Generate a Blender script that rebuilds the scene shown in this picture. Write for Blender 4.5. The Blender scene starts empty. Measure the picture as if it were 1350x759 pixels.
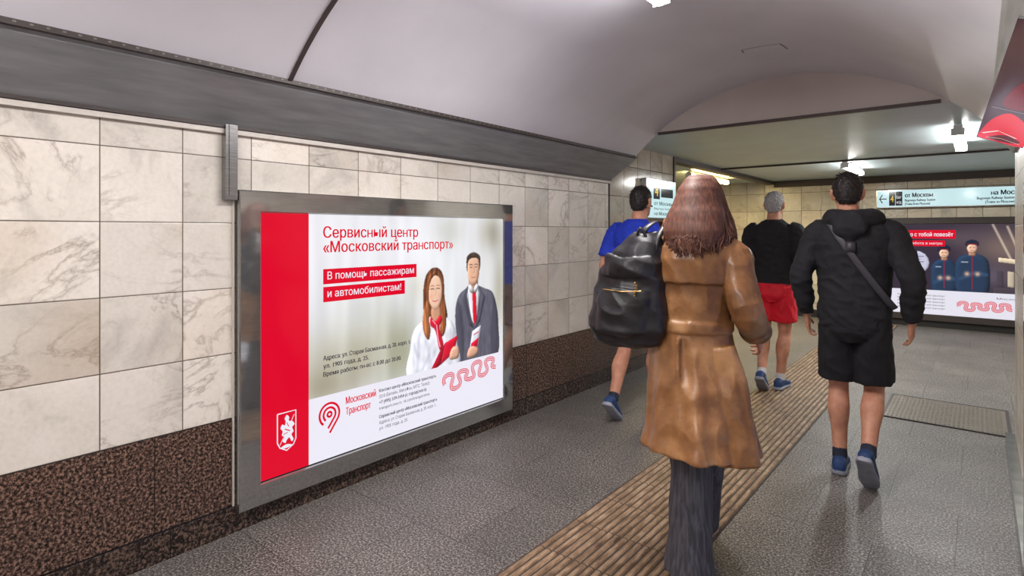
import bpy, math, random
import numpy as np
from mathutils import Vector, Matrix, noise
from mathutils.bvhtree import BVHTree
random.seed(7)
sc = bpy.context.scene
try:
    sc.view_settings.view_transform = 'Standard'
    sc.view_settings.look = 'None'
except Exception:
    pass
V = Vector

def C(r, g, b):
    f = lambda c: (c/255/12.92) if c/255 <= .04045 else ((c/255+.055)/1.055)**2.4
    return (f(r), f(g), f(b), 1)

# ------------------------------------------------------------ materials
class NT:
    def __init__(s, name):
        s.m = bpy.data.materials.new(name); s.m.use_nodes = True
        s.t = s.m.node_tree; s.n = s.t.nodes; s.l = s.t.links
        s.b = s.n['Principled BSDF']
    def put(s, x, sock):
        if isinstance(x, bpy.types.NodeSocket): s.l.new(x, sock)
        else: sock.default_value = x
    def math(s, op, a, b=0.0, c=0.0, clamp=False):
        n = s.n.new('ShaderNodeMath'); n.operation = op; n.use_clamp = clamp
        s.put(a, n.inputs[0]); s.put(b, n.inputs[1]); s.put(c, n.inputs[2])
        return n.outputs[0]
    def pos(s):
        if not hasattr(s, '_p'):
            s._p = s.n.new('ShaderNodeTexCoord').outputs['Object']
        return s._p
    def xyz(s):
        n = s.n.new('ShaderNodeSeparateXYZ'); s.l.new(s.pos(), n.inputs[0]); return n.outputs
    def comb(s, x, y, z):
        n = s.n.new('ShaderNodeCombineXYZ')
        for i, a in enumerate((x, y, z)): s.put(a, n.inputs[i])
        return n.outputs[0]
    def vmath(s, op, a, b):
        n = s.n.new('ShaderNodeVectorMath'); n.operation = op
        s.put(a, n.inputs[0]); s.put(b, n.inputs[1]); return n.outputs[0]
    def noise(s, vec, scale, detail=4, rough=.5, dist=0.0):
        n = s.n.new('ShaderNodeTexNoise'); s.put(vec, n.inputs['Vector'])
        n.inputs['Scale'].default_value = scale; n.inputs['Detail'].default_value = detail
        n.inputs['Roughness'].default_value = rough; n.inputs['Distortion'].default_value = dist
        return n.outputs['Fac']
    def ramp(s, fac, stops, interp='LINEAR'):
        n = s.n.new('ShaderNodeValToRGB'); s.put(fac, n.inputs[0]); n.color_ramp.interpolation = interp
        e = n.color_ramp.elements
        while len(e) < len(stops): e.new(.5)
        for i, (p, c) in enumerate(stops):
            e[i].position = p; e[i].color = c
        return n.outputs[0]
    def mix(s, fac, a, b, mode='MIX'):
        n = s.n.new('ShaderNodeMix'); n.data_type = 'RGBA'; n.blend_type = mode
        s.put(fac, n.inputs[0]); s.put(a, n.inputs[6]); s.put(b, n.inputs[7])
        return n.outputs[2]
    def white(s, vec):
        n = s.n.new('ShaderNodeTexWhiteNoise'); s.put(vec, n.inputs['Vector']); return n.outputs
    def bump(s, h, strength=.3, dist=.01):
        n = s.n.new('ShaderNodeBump'); n.inputs['Strength'].default_value = strength
        n.inputs['Distance'].default_value = dist; s.put(h, n.inputs['Height'])
        s.l.new(n.outputs[0], s.b.inputs['Normal'])
    def fin(s, col, rough=.5, metal=0.0, **kw):
        s.put(col, s.b.inputs['Base Color']); s.put(rough, s.b.inputs['Roughness'])
        s.b.inputs['Metallic'].default_value = metal
        for k, v in kw.items(): s.b.inputs[k.replace('_', ' ')].default_value = v
        return s.m

def grey(v): return (v, v, v, 1)

def flat(name, col, rough=.6, metal=0.0, var=.12, scale=14, bump=0.0, bscale=200):
    m = NT(name)
    f = m.noise(m.pos(), scale, 5)
    k = m.ramp(f, [(.3, grey(1-var)), (.7, grey(1.0))])
    c = m.mix(1.0, col, k, 'MULTIPLY')
    if bump: m.bump(m.noise(m.pos(), bscale, 3), bump, .004)
    return m.fin(c, rough, metal)

def nosample(m):
    try: m.cycles.emission_sampling = 'NONE'
    except Exception: pass
    return m

def emit(name, col, strength=1.0, rough=.25, base=.02, sample=False):
    m = NT(name)
    m.b.inputs['Base Color'].default_value = tuple(c*base*2 for c in col[:3])+(1,)
    m.b.inputs['Emission Color'].default_value = col
    m.b.inputs['Emission Strength'].default_value = strength
    m.b.inputs['Roughness'].default_value = rough
    m.b.inputs['Specular IOR Level'].default_value = .3
    return m.m if sample else nosample(m.m)

def tiled(name, ax, w, h, u0, v0, body, grout_col, gw=.0025, rough=.3, bumpk=.5):
    m = NT(name); o = m.xyz()
    U, W = (o[0], o[1]) if ax == 'floor' else (o['XYZ'.index(ax)], o[2])
    fu = m.math('DIVIDE', m.math('SUBTRACT', U, u0), w)
    fv = m.math('DIVIDE', m.math('SUBTRACT', W, v0), h)
    iu = m.math('FLOOR', fu); iv = m.math('FLOOR', fv)
    if ax == 'floor':
        fu = m.math('ADD', fu, m.math('MULTIPLY', m.math('MODULO', iv, 2.0), .5)); iu = m.math('FLOOR', fu)
    ru = m.math('FRACT', fu); rv = m.math('FRACT', fv)
    du = m.math('MULTIPLY', m.math('MINIMUM', ru, m.math('SUBTRACT', 1.0, ru)), w)
    dv = m.math('MULTIPLY', m.math('MINIMUM', rv, m.math('SUBTRACT', 1.0, rv)), h)
    d = m.math('MINIMUM', du, dv)
    g = m.math('LESS_THAN', d, gw)
    rnd = m.white(m.comb(iu, iv, 3.7))
    vec = m.vmath('ADD', m.pos(), m.vmath('MULTIPLY', rnd['Color'], (9.0, 9.0, 9.0)))
    col = body(m, vec, rnd['Value'])
    col = m.mix(g, col, grout_col)
    hgt = m.math('MINIMUM', m.math('DIVIDE', d, gw*2), 1.0)
    m.bump(hgt, bumpk, .003)
    r = m.math('ADD', m.math('MULTIPLY', m.noise(m.pos(), 6, 3), .15), rough-.07)
    return m.fin(col, r)

def marble_body(tint, veinc_=(124, 106, 90)):
    def f(m, vec, rnd):
        a = m.noise(vec, 2.4, 7, .62, .6)
        base = m.ramp(a, [(.28, C(*[int(c*.84) for c in tint])), (.46, C(*tint)), (.72, C(min(255, tint[0]+12), min(255, tint[1]+11), min(255, tint[2]+13)))])
        v = m.noise(m.vmath('MULTIPLY', vec, (1, 1, 1.7)), 1.6, 8, .62, 1.3)
        vein = m.ramp(m.math('ABSOLUTE', m.math('SUBTRACT', v, .5)), [(0.0, grey(.0)), (.009, grey(.55)), (.04, grey(1.0))])
        vm = m.ramp(m.noise(vec, 1.5, 2), [(.43, grey(0)), (.63, grey(1))])
        veinc = m.mix(vein, C(*veinc_), base)
        c1 = m.mix(m.math('MULTIPLY', vm, .68), base, veinc)
        warm = m.ramp(m.noise(vec, 1.3, 3), [(.50, grey(0)), (.8, grey(.5))])
        c2 = m.mix(warm, c1, C(190, 164, 136))
        fine = m.ramp(m.noise(vec, 55, 4, .6), [(.3, grey(.91)), (.6, grey(1.0))])
        c2 = m.mix(1.0, c2, fine, 'MULTIPLY')
        br = m.math('ADD', m.math('MULTIPLY', rnd, .20), .83)
        return m.mix(1.0, c2, m.comb(br, br, br), 'MULTIPLY')
    return f

def granite_body(dark, mid, light, scale=150, big=.0):
    def f(m, vec, rnd):
        a = m.noise(m.pos(), scale, 3, .75)
        c = m.ramp(a, [(.38, C(*dark)), (.50, C(*mid)), (.62, C(*light))])
        if big:
            b_ = m.ramp(m.noise(m.pos(), 2.1, 5, .6), [(.3, grey(1-big)), (.7, grey(1))])
            c = m.mix(1.0, c, b_, 'MULTIPLY')
        br = m.math('ADD', m.math('MULTIPLY', rnd, .14), .9)
        return m.mix(1.0, c, m.comb(br, br, br), 'MULTIPLY')
    return f

TW = .3135
M_marble = tiled('marble_left', 'Y', TW, .3125, .417, .5525, marble_body((220, 213, 203)), C(92, 80, 68), .0022, .34)
M_marbleX = tiled('marble_back', 'X', .30, .3125, .05, .5525, marble_body((196, 188, 170)), C(84, 74, 62), .003, .25)
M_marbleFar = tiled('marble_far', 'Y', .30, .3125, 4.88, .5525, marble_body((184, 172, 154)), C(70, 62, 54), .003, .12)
M_granite = tiled('granite_red', 'Y', .66, .42, .27, .132, granite_body((10, 8, 8), (66, 48, 41), (142, 112, 98), 85), C(24, 19, 17), .002, .24)
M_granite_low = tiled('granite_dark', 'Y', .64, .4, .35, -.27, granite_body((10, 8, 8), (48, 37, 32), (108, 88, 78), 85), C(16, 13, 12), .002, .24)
M_floor = tiled('granite_floor', 'floor', .60, .60, -2.78, .1, granite_body((28, 26, 26), (90, 85, 82), (176, 168, 162), 100, .34), C(48, 44, 42), .002, .50, .15)
M_vault = NT('painted_vault')
_a = M_vault.ramp(M_vault.noise(M_vault.pos(), 1.4, 5), [(.3, C(210, 208, 217)), (.7, C(226, 224, 232))])
M_vault.bump(M_vault.noise(M_vault.pos(), 2.2, 3), .12, .02)
M_vault = M_vault.fin(_a, .40)
M_flatceil = flat('painted_flat_ceiling', C(190, 208, 210), .35, var=.1, scale=3)
M_lun = flat('plaster_lunette', C(210, 200, 194), .6, var=.1, scale=3)
M_corn = NT('grey_cornice_paint')
_a = M_corn.ramp(M_corn.noise(M_corn.vmath('MULTIPLY', M_corn.pos(), (1, .6, 6)), 6, 5), [(.3, C(122, 124, 128)), (.7, C(148, 150, 154))])
M_corn = M_corn.fin(_a, .36, .1)
M_dark = flat('dark_metal', C(62, 54, 52), .5, .2)
M_seam = flat('seam_metal', C(78, 66, 66), .5, .2)
M_mid = flat('perforation_grey', C(120, 112, 108), .6)
M_dark2 = flat('blackened', C(28, 26, 26), .6)
M_white = flat('white_trim', C(205, 198, 190), .5)
def steel(name, lo, hi, rough, metal=.9):
    m = NT(name)
    a = m.ramp(m.noise(m.vmath('MULTIPLY', m.pos(), (1, 2, 60)), 5, 3), [(.3, C(lo, lo, lo)), (.7, C(hi, hi-1, hi-3))])
    return m.fin(a, rough, metal)
M_steel = steel('brushed_steel', 132, 170, .22)
M_frame = steel('polished_frame', 158, 176, .07, .85)
M_lamp = emit('fluorescent_tube', (1, .97, .96, 1), 38.0, sample=True)
M_lamph = flat('lamp_housing', C(225, 225, 228), .4)
M_warm = emit('warm_tube', (1, .72, .26, 1), 40.0, sample=True)

# ------------------------------------------------------------ mesh builder
class MB:
    def __init__(s): s.v = []; s.f = []; s.m = []
    def add(s, vs, fs, mi=0):
        o = len(s.v); s.v += [V(p) for p in vs]
        for f in fs: s.f.append([o+i for i in f]); s.m.append(mi)
    def box(s, lo, hi, mi=0, M=None):
        x0, y0, z0 = lo; x1, y1, z1 = hi
        vs = [V(p) for p in ((x0,y0,z0),(x1,y0,z0),(x1,y1,z0),(x0,y1,z0),(x0,y0,z1),(x1,y0,z1),(x1,y1,z1),(x0,y1,z1))]
        if M: vs = [M @ p for p in vs]
        s.add(vs, [(0,3,2,1),(4,5,6,7),(0,1,5,4),(1,2,6,5),(2,3,7,6),(3,0,4,7)], mi)
    def rings(s, rings, mi=0):
        n = len(rings[0]); vs = [p for r in rings for p in r]; fs = []
        for i in range(len(rings)-1):
            for j in range(n):
                k = (j+1) % n
                fs.append((i*n+j, i*n+k, (i+1)*n+k, (i+1)*n+j))
        c0 = sum(rings[0], V())/n; c1 = sum(rings[-1], V())/n
        a = len(vs); vs += [c0, c1]; L = (len(rings)-1)*n
        for j in range(n):
            k = (j+1) % n
            fs.append((a, k, j)); fs.append((a+1, L+j, L+k))
        s.add(vs, fs, mi)
    def tube(s, pts, rad, mi=0, ref=(1, 0, 0), n=14, sub=4, cap=True, flat=1.0):
        pts = [V(p) for p in pts]; ref = V(ref)
        rad = [(r, r*flat) if not isinstance(r, tuple) else r for r in rad]
        P = []; R = []
        N = len(pts)
        for i in range(N-1):
            p0 = pts[max(i-1, 0)]; p1 = pts[i]; p2 = pts[i+1]; p3 = pts[min(i+2, N-1)]
            for k in range(sub):
                t = k/sub; t2 = t*t; t3 = t2*t
                P.append(.5*((2*p1)+(p2-p0)*t+(2*p0-5*p1+4*p2-p3)*t2+(3*p1-p0-3*p2+p3)*t3))
                e = t*t*(3-2*t)
                R.append((rad[i][0]*(1-e)+rad[i+1][0]*e, rad[i][1]*(1-e)+rad[i+1][1]*e))
        P.append(pts[-1]); R.append(rad[-1])
        if cap:
            d0 = (P[0]-P[1]).normalized(); d1 = (P[-1]-P[-2]).normalized()
            r0 = R[0]; r1 = R[-1]; m0 = min(r0); m1 = min(r1)
            for kk, (o, q) in enumerate(((.45, .88), (.85, .5))):
                P.insert(0, pts[0]+d0*m0*o); R.insert(0, (r0[0]*q, r0[1]*q))
                P.append(pts[-1]+d1*m1*o); R.append((r1[0]*q, r1[1]*q))
        rings = []
        for i, p in enumerate(P):
            d = (P[min(i+1, len(P)-1)]-P[max(i-1, 0)]).normalized()
            sd = (ref-d*ref.dot(d)).normalized(); td = d.cross(sd)
            rings.append([p+sd*R[i][0]*math.cos(2*math.pi*j/n)+td*R[i][1]*math.sin(2*math.pi*j/n) for j in range(n)])
        s.rings(rings, mi)
    def loft(s, rs, mi=0, n=28, fold=None, power=2.0, sub=3):
        out = []
        rr = []
        for i in range(len(rs)-1):
            for k in range(sub):
                t = k/sub; e = t*t*(3-2*t)*.5+t*.5
                rr.append([rs[i][q]*(1-(t if q == 0 else e))+rs[i+1][q]*(t if q == 0 else e) for q in range(5)])
        rr.append(rs[-1])
        for (z, cx, cy, rx, ry) in rr:
            ring = []
            for j in range(n):
                a = 2*math.pi*j/n; ca, sa = math.cos(a), math.sin(a)
                ex = 2/power
                x = math.copysign(abs(ca)**ex, ca); y = math.copysign(abs(sa)**ex, sa)
                k = 1.0
                if fold: k += fold(a, z)
                ring.append(V((cx+rx*x*k, cy+ry*y*k, z)))
            out.append(ring)
        s.rings(out, mi)
    def sphere(s, c, r, mi=0, n=12):
        c = V(c); r = V(r) if not isinstance(r, (int, float)) else V((r, r, r))
        out = []
        for i in range(1, n):
            th = math.pi*i/n
            out.append([c+V((r.x*math.sin(th)*math.cos(2*math.pi*j/n), r.y*math.sin(th)*math.sin(2*math.pi*j/n), r.z*math.cos(th))) for j in range(n)])
        s.rings(out, mi)
    def obj(s, name, mats, smooth=False, parent=None, fixn=True):
        me = bpy.data.meshes.new(name); me.from_pydata([tuple(p) for p in s.v], [], s.f)
        for m in mats: me.materials.append(m)
        me.polygons.foreach_set('material_index', s.m)
        me.polygons.foreach_set('use_smooth', [smooth]*len(s.f))
        me.update()
        if fixn:
            import bmesh
            bm = bmesh.new(); bm.from_mesh(me); bmesh.ops.recalc_face_normals(bm, faces=bm.faces); bm.to_mesh(me); bm.free()
        ob = bpy.data.objects.new(name, me); sc.collection.objects.link(ob)
        if parent: ob.parent = parent
        return ob

def empty(name, loc=(0, 0, 0)):
    e = bpy.data.objects.new(name, None); e.location = loc; e.empty_display_size = .1
    sc.collection.objects.link(e); return e

def boxobj(name, lo, hi, mat, parent=None, bevel=0):
    b = MB(); b.box(lo, hi); o = b.obj(name, [mat], parent=parent)
    if bevel:
        m = o.modifiers.new('b', 'BEVEL'); m.width = bevel; m.segments = 2
    return o

def extrude(name, prof, y0, y1, mats, mis=None, closed=True, ny=1, smooth=False):
    b = MB(); n = len(prof); ys = [y0+(y1-y0)*i/ny for i in range(ny+1)]
    vs = [(x, y, z) for y in ys for (x, z) in prof]; fs = []; ms = []
    for i in range(ny):
        for j in range(n if closed else n-1):
            k = (j+1) % n
            fs.append((i*n+j, i*n+k, (i+1)*n+k, (i+1)*n+j)); ms.append(mis[j] if mis else 0)
    if closed:
        fs.append(tuple(range(n))); ms.append(0); fs.append(tuple(range(ny*n, ny*n+n))); ms.append(0)
    b.add(vs, fs); b.m = ms
    return b.obj(name, mats, smooth)

# ------------------------------------------------------------ room shell
XL = -2.78; XR = .19; YE = 4.88; YB = 10.7; YS = -4.0; ZF = 2.33
boxobj('floor', (-7, YS-.3, -.2), (3, YB+.2, 0), M_floor)
boxobj('wall_left', (XL-.3, YS, .5525), (XL, YE, 2.3), M_marble)
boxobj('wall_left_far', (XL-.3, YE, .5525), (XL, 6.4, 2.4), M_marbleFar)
boxobj('baseboard_left', (XL-.3, YS, .132), (XL+.004, 6.4, .5525), M_granite)
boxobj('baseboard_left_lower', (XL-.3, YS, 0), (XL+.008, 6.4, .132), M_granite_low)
boxobj('wall_back', (-7, YB, .12), (3, YB+.2, 2.6), M_marbleX)
boxobj('baseboard_back', (-7, YB-.012, 0), (3, YB+.1, .13), M_dark2)
boxobj('wall_right', (XR, YS, 0), (XR+.3, 5.1, 2.2), M_marble)
boxobj('wall_right_far', (2.5, 5.1, 0), (2.7, YB, 2.5), M_marble)
boxobj('wall_right_return', (XR+.3, 4.9, 0), (2.5, 5.1, 2.5), M_marbleX)
boxobj('wall_front', (XL-.3, YS-.2, 0), (XR+.3, YS, 2.9), M_marbleX)
boxobj('wall_left_side_passage', (-6.2, 6.2, 0), (XL-.3, 6.4, 2.5), M_marbleX)
boxobj('wall_left_end', (-6.4, 6.2, 0), (-6.2, YB, 2.5), M_marble)
boxobj('trim_plinth_right', (.14, 3.10, 0), (XR, 5.1, .09), M_steel)
cx = -1.22; hw = 1.28; rise = .54; z0 = 2.15; R = (hw*hw+rise*rise)/(2*rise)
def vz(x): return z0+math.sqrt(R*R-(x-cx)**2)-(R-rise)
NV = 48
arc = [(cx-hw+2*hw*i/NV, vz(cx-hw+2*hw*i/NV)) for i in range(NV+1)]
o = extrude('ceiling', arc+[(x, z+.1) for x, z in reversed(arc)], YS, YE, [M_vault], ny=1)
for p in o.data.polygons:
    p.use_smooth = len(p.vertices) == 4 and abs(p.normal.y) < .5
try:
    o.data.set_sharp_from_angle(angle=math.radians(40))
except Exception: pass
b = MB(); pts = [(x, z) for x, z in arc if z > ZF]
vs = [(pts[0][0]-.02, YE-.012, ZF)]+[(x, YE-.012, z+.02) for x, z in pts]+[(pts[-1][0]+.02, YE-.012, ZF)]
b.add(vs, [tuple(range(len(vs)))]); b.obj('wall_lunette', [M_lun])
boxobj('ceiling_far', (-7, YE, ZF), (3, YB+.1, ZF+.12), M_flatceil)
boxobj('trim_header', (-2.26, YE-.03, ZF), (-.2, YE+.01, ZF+.022), M_seam)
boxobj('trim_side_header', (XL-.12, 6.4, 2.275), (XL, YB, ZF), M_dark)
boxobj('trim_back_cove', (XL, YB-.05, 2.22), (2.5, YB, ZF), M_dark)
boxobj('trim_ceiling_seam_far', (XL, 8.0, ZF-.02), (2.5, 8.04, ZF), M_dark)
extrude('trim_cornice_left', [(XL, 1.955), (XL+.03, 1.955), (-2.505, 2.12), (-2.492, 2.14), (-2.492, 2.165), (XL, 2.165)], YS, YE, [M_corn])
extrude('trim_cornice_right', [(XR, 1.955), (XR-.02, 1.955), (.065, 2.12), (.055, 2.14), (.055, 2.165), (XR, 2.165)], YS, YE, [M_corn])
b = MB(); b.box((-2.494, YS, 2.135), (-2.470, YE-.01, 2.142)); b.box((-2.494, YS, 2.135), (-2.489, YE-.01, 2.168))
y = YS
while y < YE-.05:
    b.box((-2.4895, y, 2.149), (-2.4875, y+.010, 2.155), 1); y += .045
b.obj('trim_perforated_strip', [M_dark, M_mid])
b = MB(); b.box((XL, YS, 1.915), (XL+.022, YE, 1.938)); b.obj('trim_conduit_left', [M_white])
b = MB(); b.box((XL, YS, 1.94), (XL+.03, YE, 1.957)); b.obj('trim_gap_left', [M_dark])
boxobj('trim_wall_corner', (XL-.01, YE-.012, .55), (XL+.006, YE+.008, 1.95), M_dark2)
boxobj('trim_wall_end', (XL-.31, 6.38, 0), (XL+.015, 6.42, 2.33), M_dark)
for yy in (-1.9, 1.40):
    b = MB(); rr = [[V((x, yy-.010, z-.001)), V((x, yy+.010, z-.001)), V((x, yy+.010, z-.010)), V((x, yy-.010, z-.010))] for x, z in arc]
    b.rings(rr); b.obj('trim_vault_seam', [M_seam])
b = MB()
for (xa, ya, xb, yb) in ((-1.25, 4.0, -1.0, 3.98), (-1.0, 3.98, -.99, 4.12), (-1.25, 4.0, -1.26, 4.07)):
    n = 6
    for i in range(n):
        x0 = xa+(xb-xa)*i/n; x1 = xa+(xb-xa)*(i+1)/n; y0 = ya+(yb-ya)*i/n; y1 = ya+(yb-ya)*(i+1)/n
        d = (V((x1, y1, 0))-V((x0, y0, 0))).normalized(); q = V((-d.y, d.x, 0))*.003
        b.add([(x0-q.x, y0-q.y, vz(x0)-.003), (x0+q.x, y0+q.y, vz(x0)-.003), (x1+q.x, y1+q.y, vz(x1)-.003), (x1-q.x, y1-q.y, vz(x1)-.003)], [(0, 1, 2, 3)])
b.obj('trim_ceiling_crack', [M_dark])
b = MB(); b.box((XL, 1.215, 1.60), (XL+.045, 1.27, 1.955)); b.box((XL+.045, 1.23, 1.62), (XL+.05, 1.255, 1.955)); b.box((XL, 1.262, .13), (XL+.012, 1.27, 1.60), 1)
o = b.obj('cable_duct', [M_steel, M_white])

# ------------------------------------------------------------ tactile strip and floor hatch
M_tac = NT('tactile_ridges')
_c = M_tac.ramp(M_tac.noise(M_tac.vmath('MULTIPLY', M_tac.pos(), (1, .25, 1)), 38, 5, .7), [(.3, C(76, 56, 42)), (.5, C(136, 110, 86)), (.72, C(182, 158, 132))])
_o = M_tac.xyz(); _f = M_tac.math('FRACT', M_tac.math('DIVIDE', _o[1], .3)); _g = M_tac.math('LESS_THAN', _f, .02)
M_tac = M_tac.fin(M_tac.mix(_g, _c, C(50, 38, 30)), .5)
M_tacb = flat('tactile_base', C(74, 58, 46), .7, var=.4, scale=40)
b = MB(); b.box((-1.57, YS+.05, .0), (-.96, YB-.15, .004), 1)
nr = 16
for i in range(nr):
    x = -1.565+i*.6/nr
    w = .6/nr
    b.add([(x+.004, YS+.05, .004), (x+.009, YS+.05, .010), (x+w-.011, YS+.05, .010), (x+w-.006, YS+.05, .004),
           (x+.004, YB-.15, .004), (x+.009, YB-.15, .010), (x+w-.011, YB-.15, .010), (x+w-.006, YB-.15, .004)],
          [(0, 4, 5, 1), (1, 5, 6, 2), (2, 6, 7, 3), (0, 1, 2, 3), (4, 7, 6, 5)], 0)
b.obj('tactile_paving', [M_tac, M_tacb])
b = MB(); b.box((-.575, 5.32, 0), (.165, 6.05, .006), 0)
for i in range(26):
    for j in range(26):
        x = -.555+i*.0275; y = 5.34+j*.027
        r = .009
        dx, dy = (r, .003) if (i+j) % 2 else (.003, r)
        b.box((x-dx, y-dy, .006), (x+dx, y+dy, .010), 1)
b.box((-.595, 5.30, 0), (-.575, 6.07, .008), 2); b.box((.165, 5.30, 0), (.185, 6.07, .008), 2)
b.box((-.595, 5.30, 0), (.185, 5.32, .008), 2); b.box((-.595, 6.05, 0), (.185, 6.07, .008), 2)
b.obj('floor_hatch_plate', [flat('hatch_steel', C(124, 118, 110), .4, .4), flat('hatch_tread', C(176, 168, 156), .35, .5), M_dark])

# ------------------------------------------------------------ lamps
def lamp(name, x, ya, yb, z, mat=M_lamp):
    e = empty(name, (x, (ya+yb)/2, z)); L = (yb-ya)/2
    b = MB(); b.box((-.03, -L, .03), (.03, L, .06)); b.box((-.045, -L-.004, -.025), (.045, -L+.012, .035)); b.box((-.045, L-.012, -.025), (.045, L+.004, .035))
    b.obj('housing', [M_lamph], parent=e)
    b = MB(); b.tube([(0, -L+.01, 0), (0, L-.01, 0)], [.045, .045], 0, n=12, sub=1, cap=False, flat=.6); b.obj('tube', [mat], True, parent=e)
    return e
def area(x, y, z, sx, sy, power, col, rot=(0, 0, 0)):
    l = bpy.data.lights.new('lamp_light', 'AREA'); l.shape = 'RECTANGLE'; l.size = sx; l.size_y = sy; l.energy = power; l.color = col
    o = bpy.data.objects.new('lamp_light', l); o.location = (x, y, z); o.rotation_euler = rot; sc.collection.objects.link(o); return o
W = (1, .96, .925)
for ya, p_ in ((-3.2, 30), (-.9, 34), (1.45, 40)):
    lamp('fluorescent_lamp', cx, ya, ya+1.22, 2.60)
    area(cx, ya+.61, 2.56, .1, 1.2, p_, W)
lamp('fluorescent_lamp', -1.28, 8.05, 9.25, 2.26); area(-1.28, 8.65, 2.22, .1, 1.2, 38, (.98, 1, .96))
lamp('fluorescent_lamp', -.13, 5.9, 7.1, 2.26); area(-.13, 6.5, 2.22, .1, 1.2, 32, (.98, 1, .96))
lamp('fluorescent_lamp', -3.25, 8.0, 9.6, 2.26, M_warm); area(-3.25, 8.8, 2.22, .1, 1.6, 44, (1, .80, .42))
lamp('fluorescent_lamp', 1.5, 7.6, 8.8, 2.26); area(1.5, 8.2, 2.22, .1, 1.2, 18, (.98, 1, .96))

# ------------------------------------------------------------ flat artwork boards
def text_geo(body):
    cu = bpy.data.curves.new('t', 'FONT'); cu.body = body.replace('н', 'h'); cu.resolution_u = 3
    for i, ch in enumerate(body):
        if ch == 'н': cu.body_format[i].use_small_caps = True
    cu.small_caps_scale = .76
    ob = bpy.data.objects.new('t', cu); sc.collection.objects.link(ob)
    dg = bpy.context.evaluated_depsgraph_get(); dg.update()
    me = bpy.data.meshes.new_from_object(ob.evaluated_get(dg))
    vs = [v.co.copy() for v in me.vertices]; fs = [tuple(p.vertices) for p in me.polygons]
    bpy.data.objects.remove(ob); bpy.data.curves.remove(cu); bpy.data.meshes.remove(me)
    return vs, fs

def cat(pts, n=5):
    N = len(pts); out = []
    for i in range(N):
        p0, p1, p2, p3 = (V((*pts[(i+q) % N], 0)) for q in (-1, 0, 1, 2))
        for k in range(n):
            t = k/n; t2 = t*t; t3 = t2*t
            q = .5*((2*p1)+(p2-p0)*t+(2*p0-5*p1+4*p2-p3)*t2+(3*p1-p0-3*p2+p3)*t3)
            out.append((q.x, q.y))
    return out

class Board:
    def __init__(s, O, U, Vv, nrm, D=None):
        s.O = V(O); s.U = V(U); s.Vv = V(Vv); s.n = V(nrm); s.mb = MB(); s.mats = []; s.idx = {}; s.k = 0
        s.W = s.U.length; s.H = s.Vv.length
        s.X = (V(D)-(s.O+s.U+s.Vv)) if D is not None else V((0, 0, 0))
    def mi(s, mat):
        if mat.name not in s.idx: s.idx[mat.name] = len(s.mats); s.mats.append(mat)
        return s.idx[mat.name]
    def P(s, u, v): return s.O+s.U*u+s.Vv*v+s.X*(u*v)+s.n*(s.k*.00012)
    def poly(s, pts, mat):
        s.k += 1; s.mb.add([s.P(*p) for p in pts], [tuple(range(len(pts)))], s.mi(mat))
    def rect(s, a, b_, c, d, mat): s.poly([(a, b_), (c, b_), (c, d), (a, d)], mat)
    def smooth(s, pts, mat, n=5): s.poly(cat(pts, n), mat)
    def ell(s, u, v, ru, rv, mat, n=24):
        s.poly([(u+ru*math.cos(2*math.pi*i/n), v+rv*math.sin(2*math.pi*i/n)) for i in range(n)], mat)
    def line(s, pts, w, mat, off=0.0):
        s.k += 1; q = [V((p[0]*s.W, p[1]*s.H, 0)) for p in pts]; L = []; Rr = []
        for i, p in enumerate(q):
            d = (q[min(i+1, len(q)-1)]-q[max(i-1, 0)]); d.normalize(); nn = V((-d.y, d.x, 0))
            L.append(p+nn*(off+w/2)); Rr.append(p+nn*(off-w/2))
        vs = [s.P(p.x/s.W, p.y/s.H) for p in L+Rr]; n = len(q)
        s.mb.add(vs, [(i, i+1, n+i+1, n+i) for i in range(n-1)], s.mi(mat))
    def text(s, body, u0, v0, cap, mat, u1=None, bold=0):
        vs, fs = text_geo(body)
        if not vs: return
        s.k += 1
        xm = max(p.x for p in vs); x0 = min(p.x for p in vs)
        sy = cap/.73*1.0
        sx = ((u1-u0)/(xm-x0)) if u1 else sy*s.H/s.W*.92
        for off in ([0] if not bold else [0, bold]):
            s.mb.add([s.P(u0+(p.x-x0)*sx+off/s.W, v0+p.y*sy) for p in vs], fs, s.mi(mat))
            if off == 0 and bold: s.k += 1
    def obj(s, name, parent):
        return s.mb.obj(name, s.mats, parent=parent, fixn=False)

# ---- continuous-tone print: colours computed per vertex on a fine grid
def vcol_mat(name, strength):
    m = NT(name); a = m.n.new('ShaderNodeAttribute'); a.attribute_name = 'Print'
    m.l.new(a.outputs['Color'], m.b.inputs['Emission Color']); m.b.inputs['Emission Strength'].default_value = strength
    m.fin(C(24, 24, 24), .12, Specular_IOR_Level=.3); return nosample(m.m)

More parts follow.
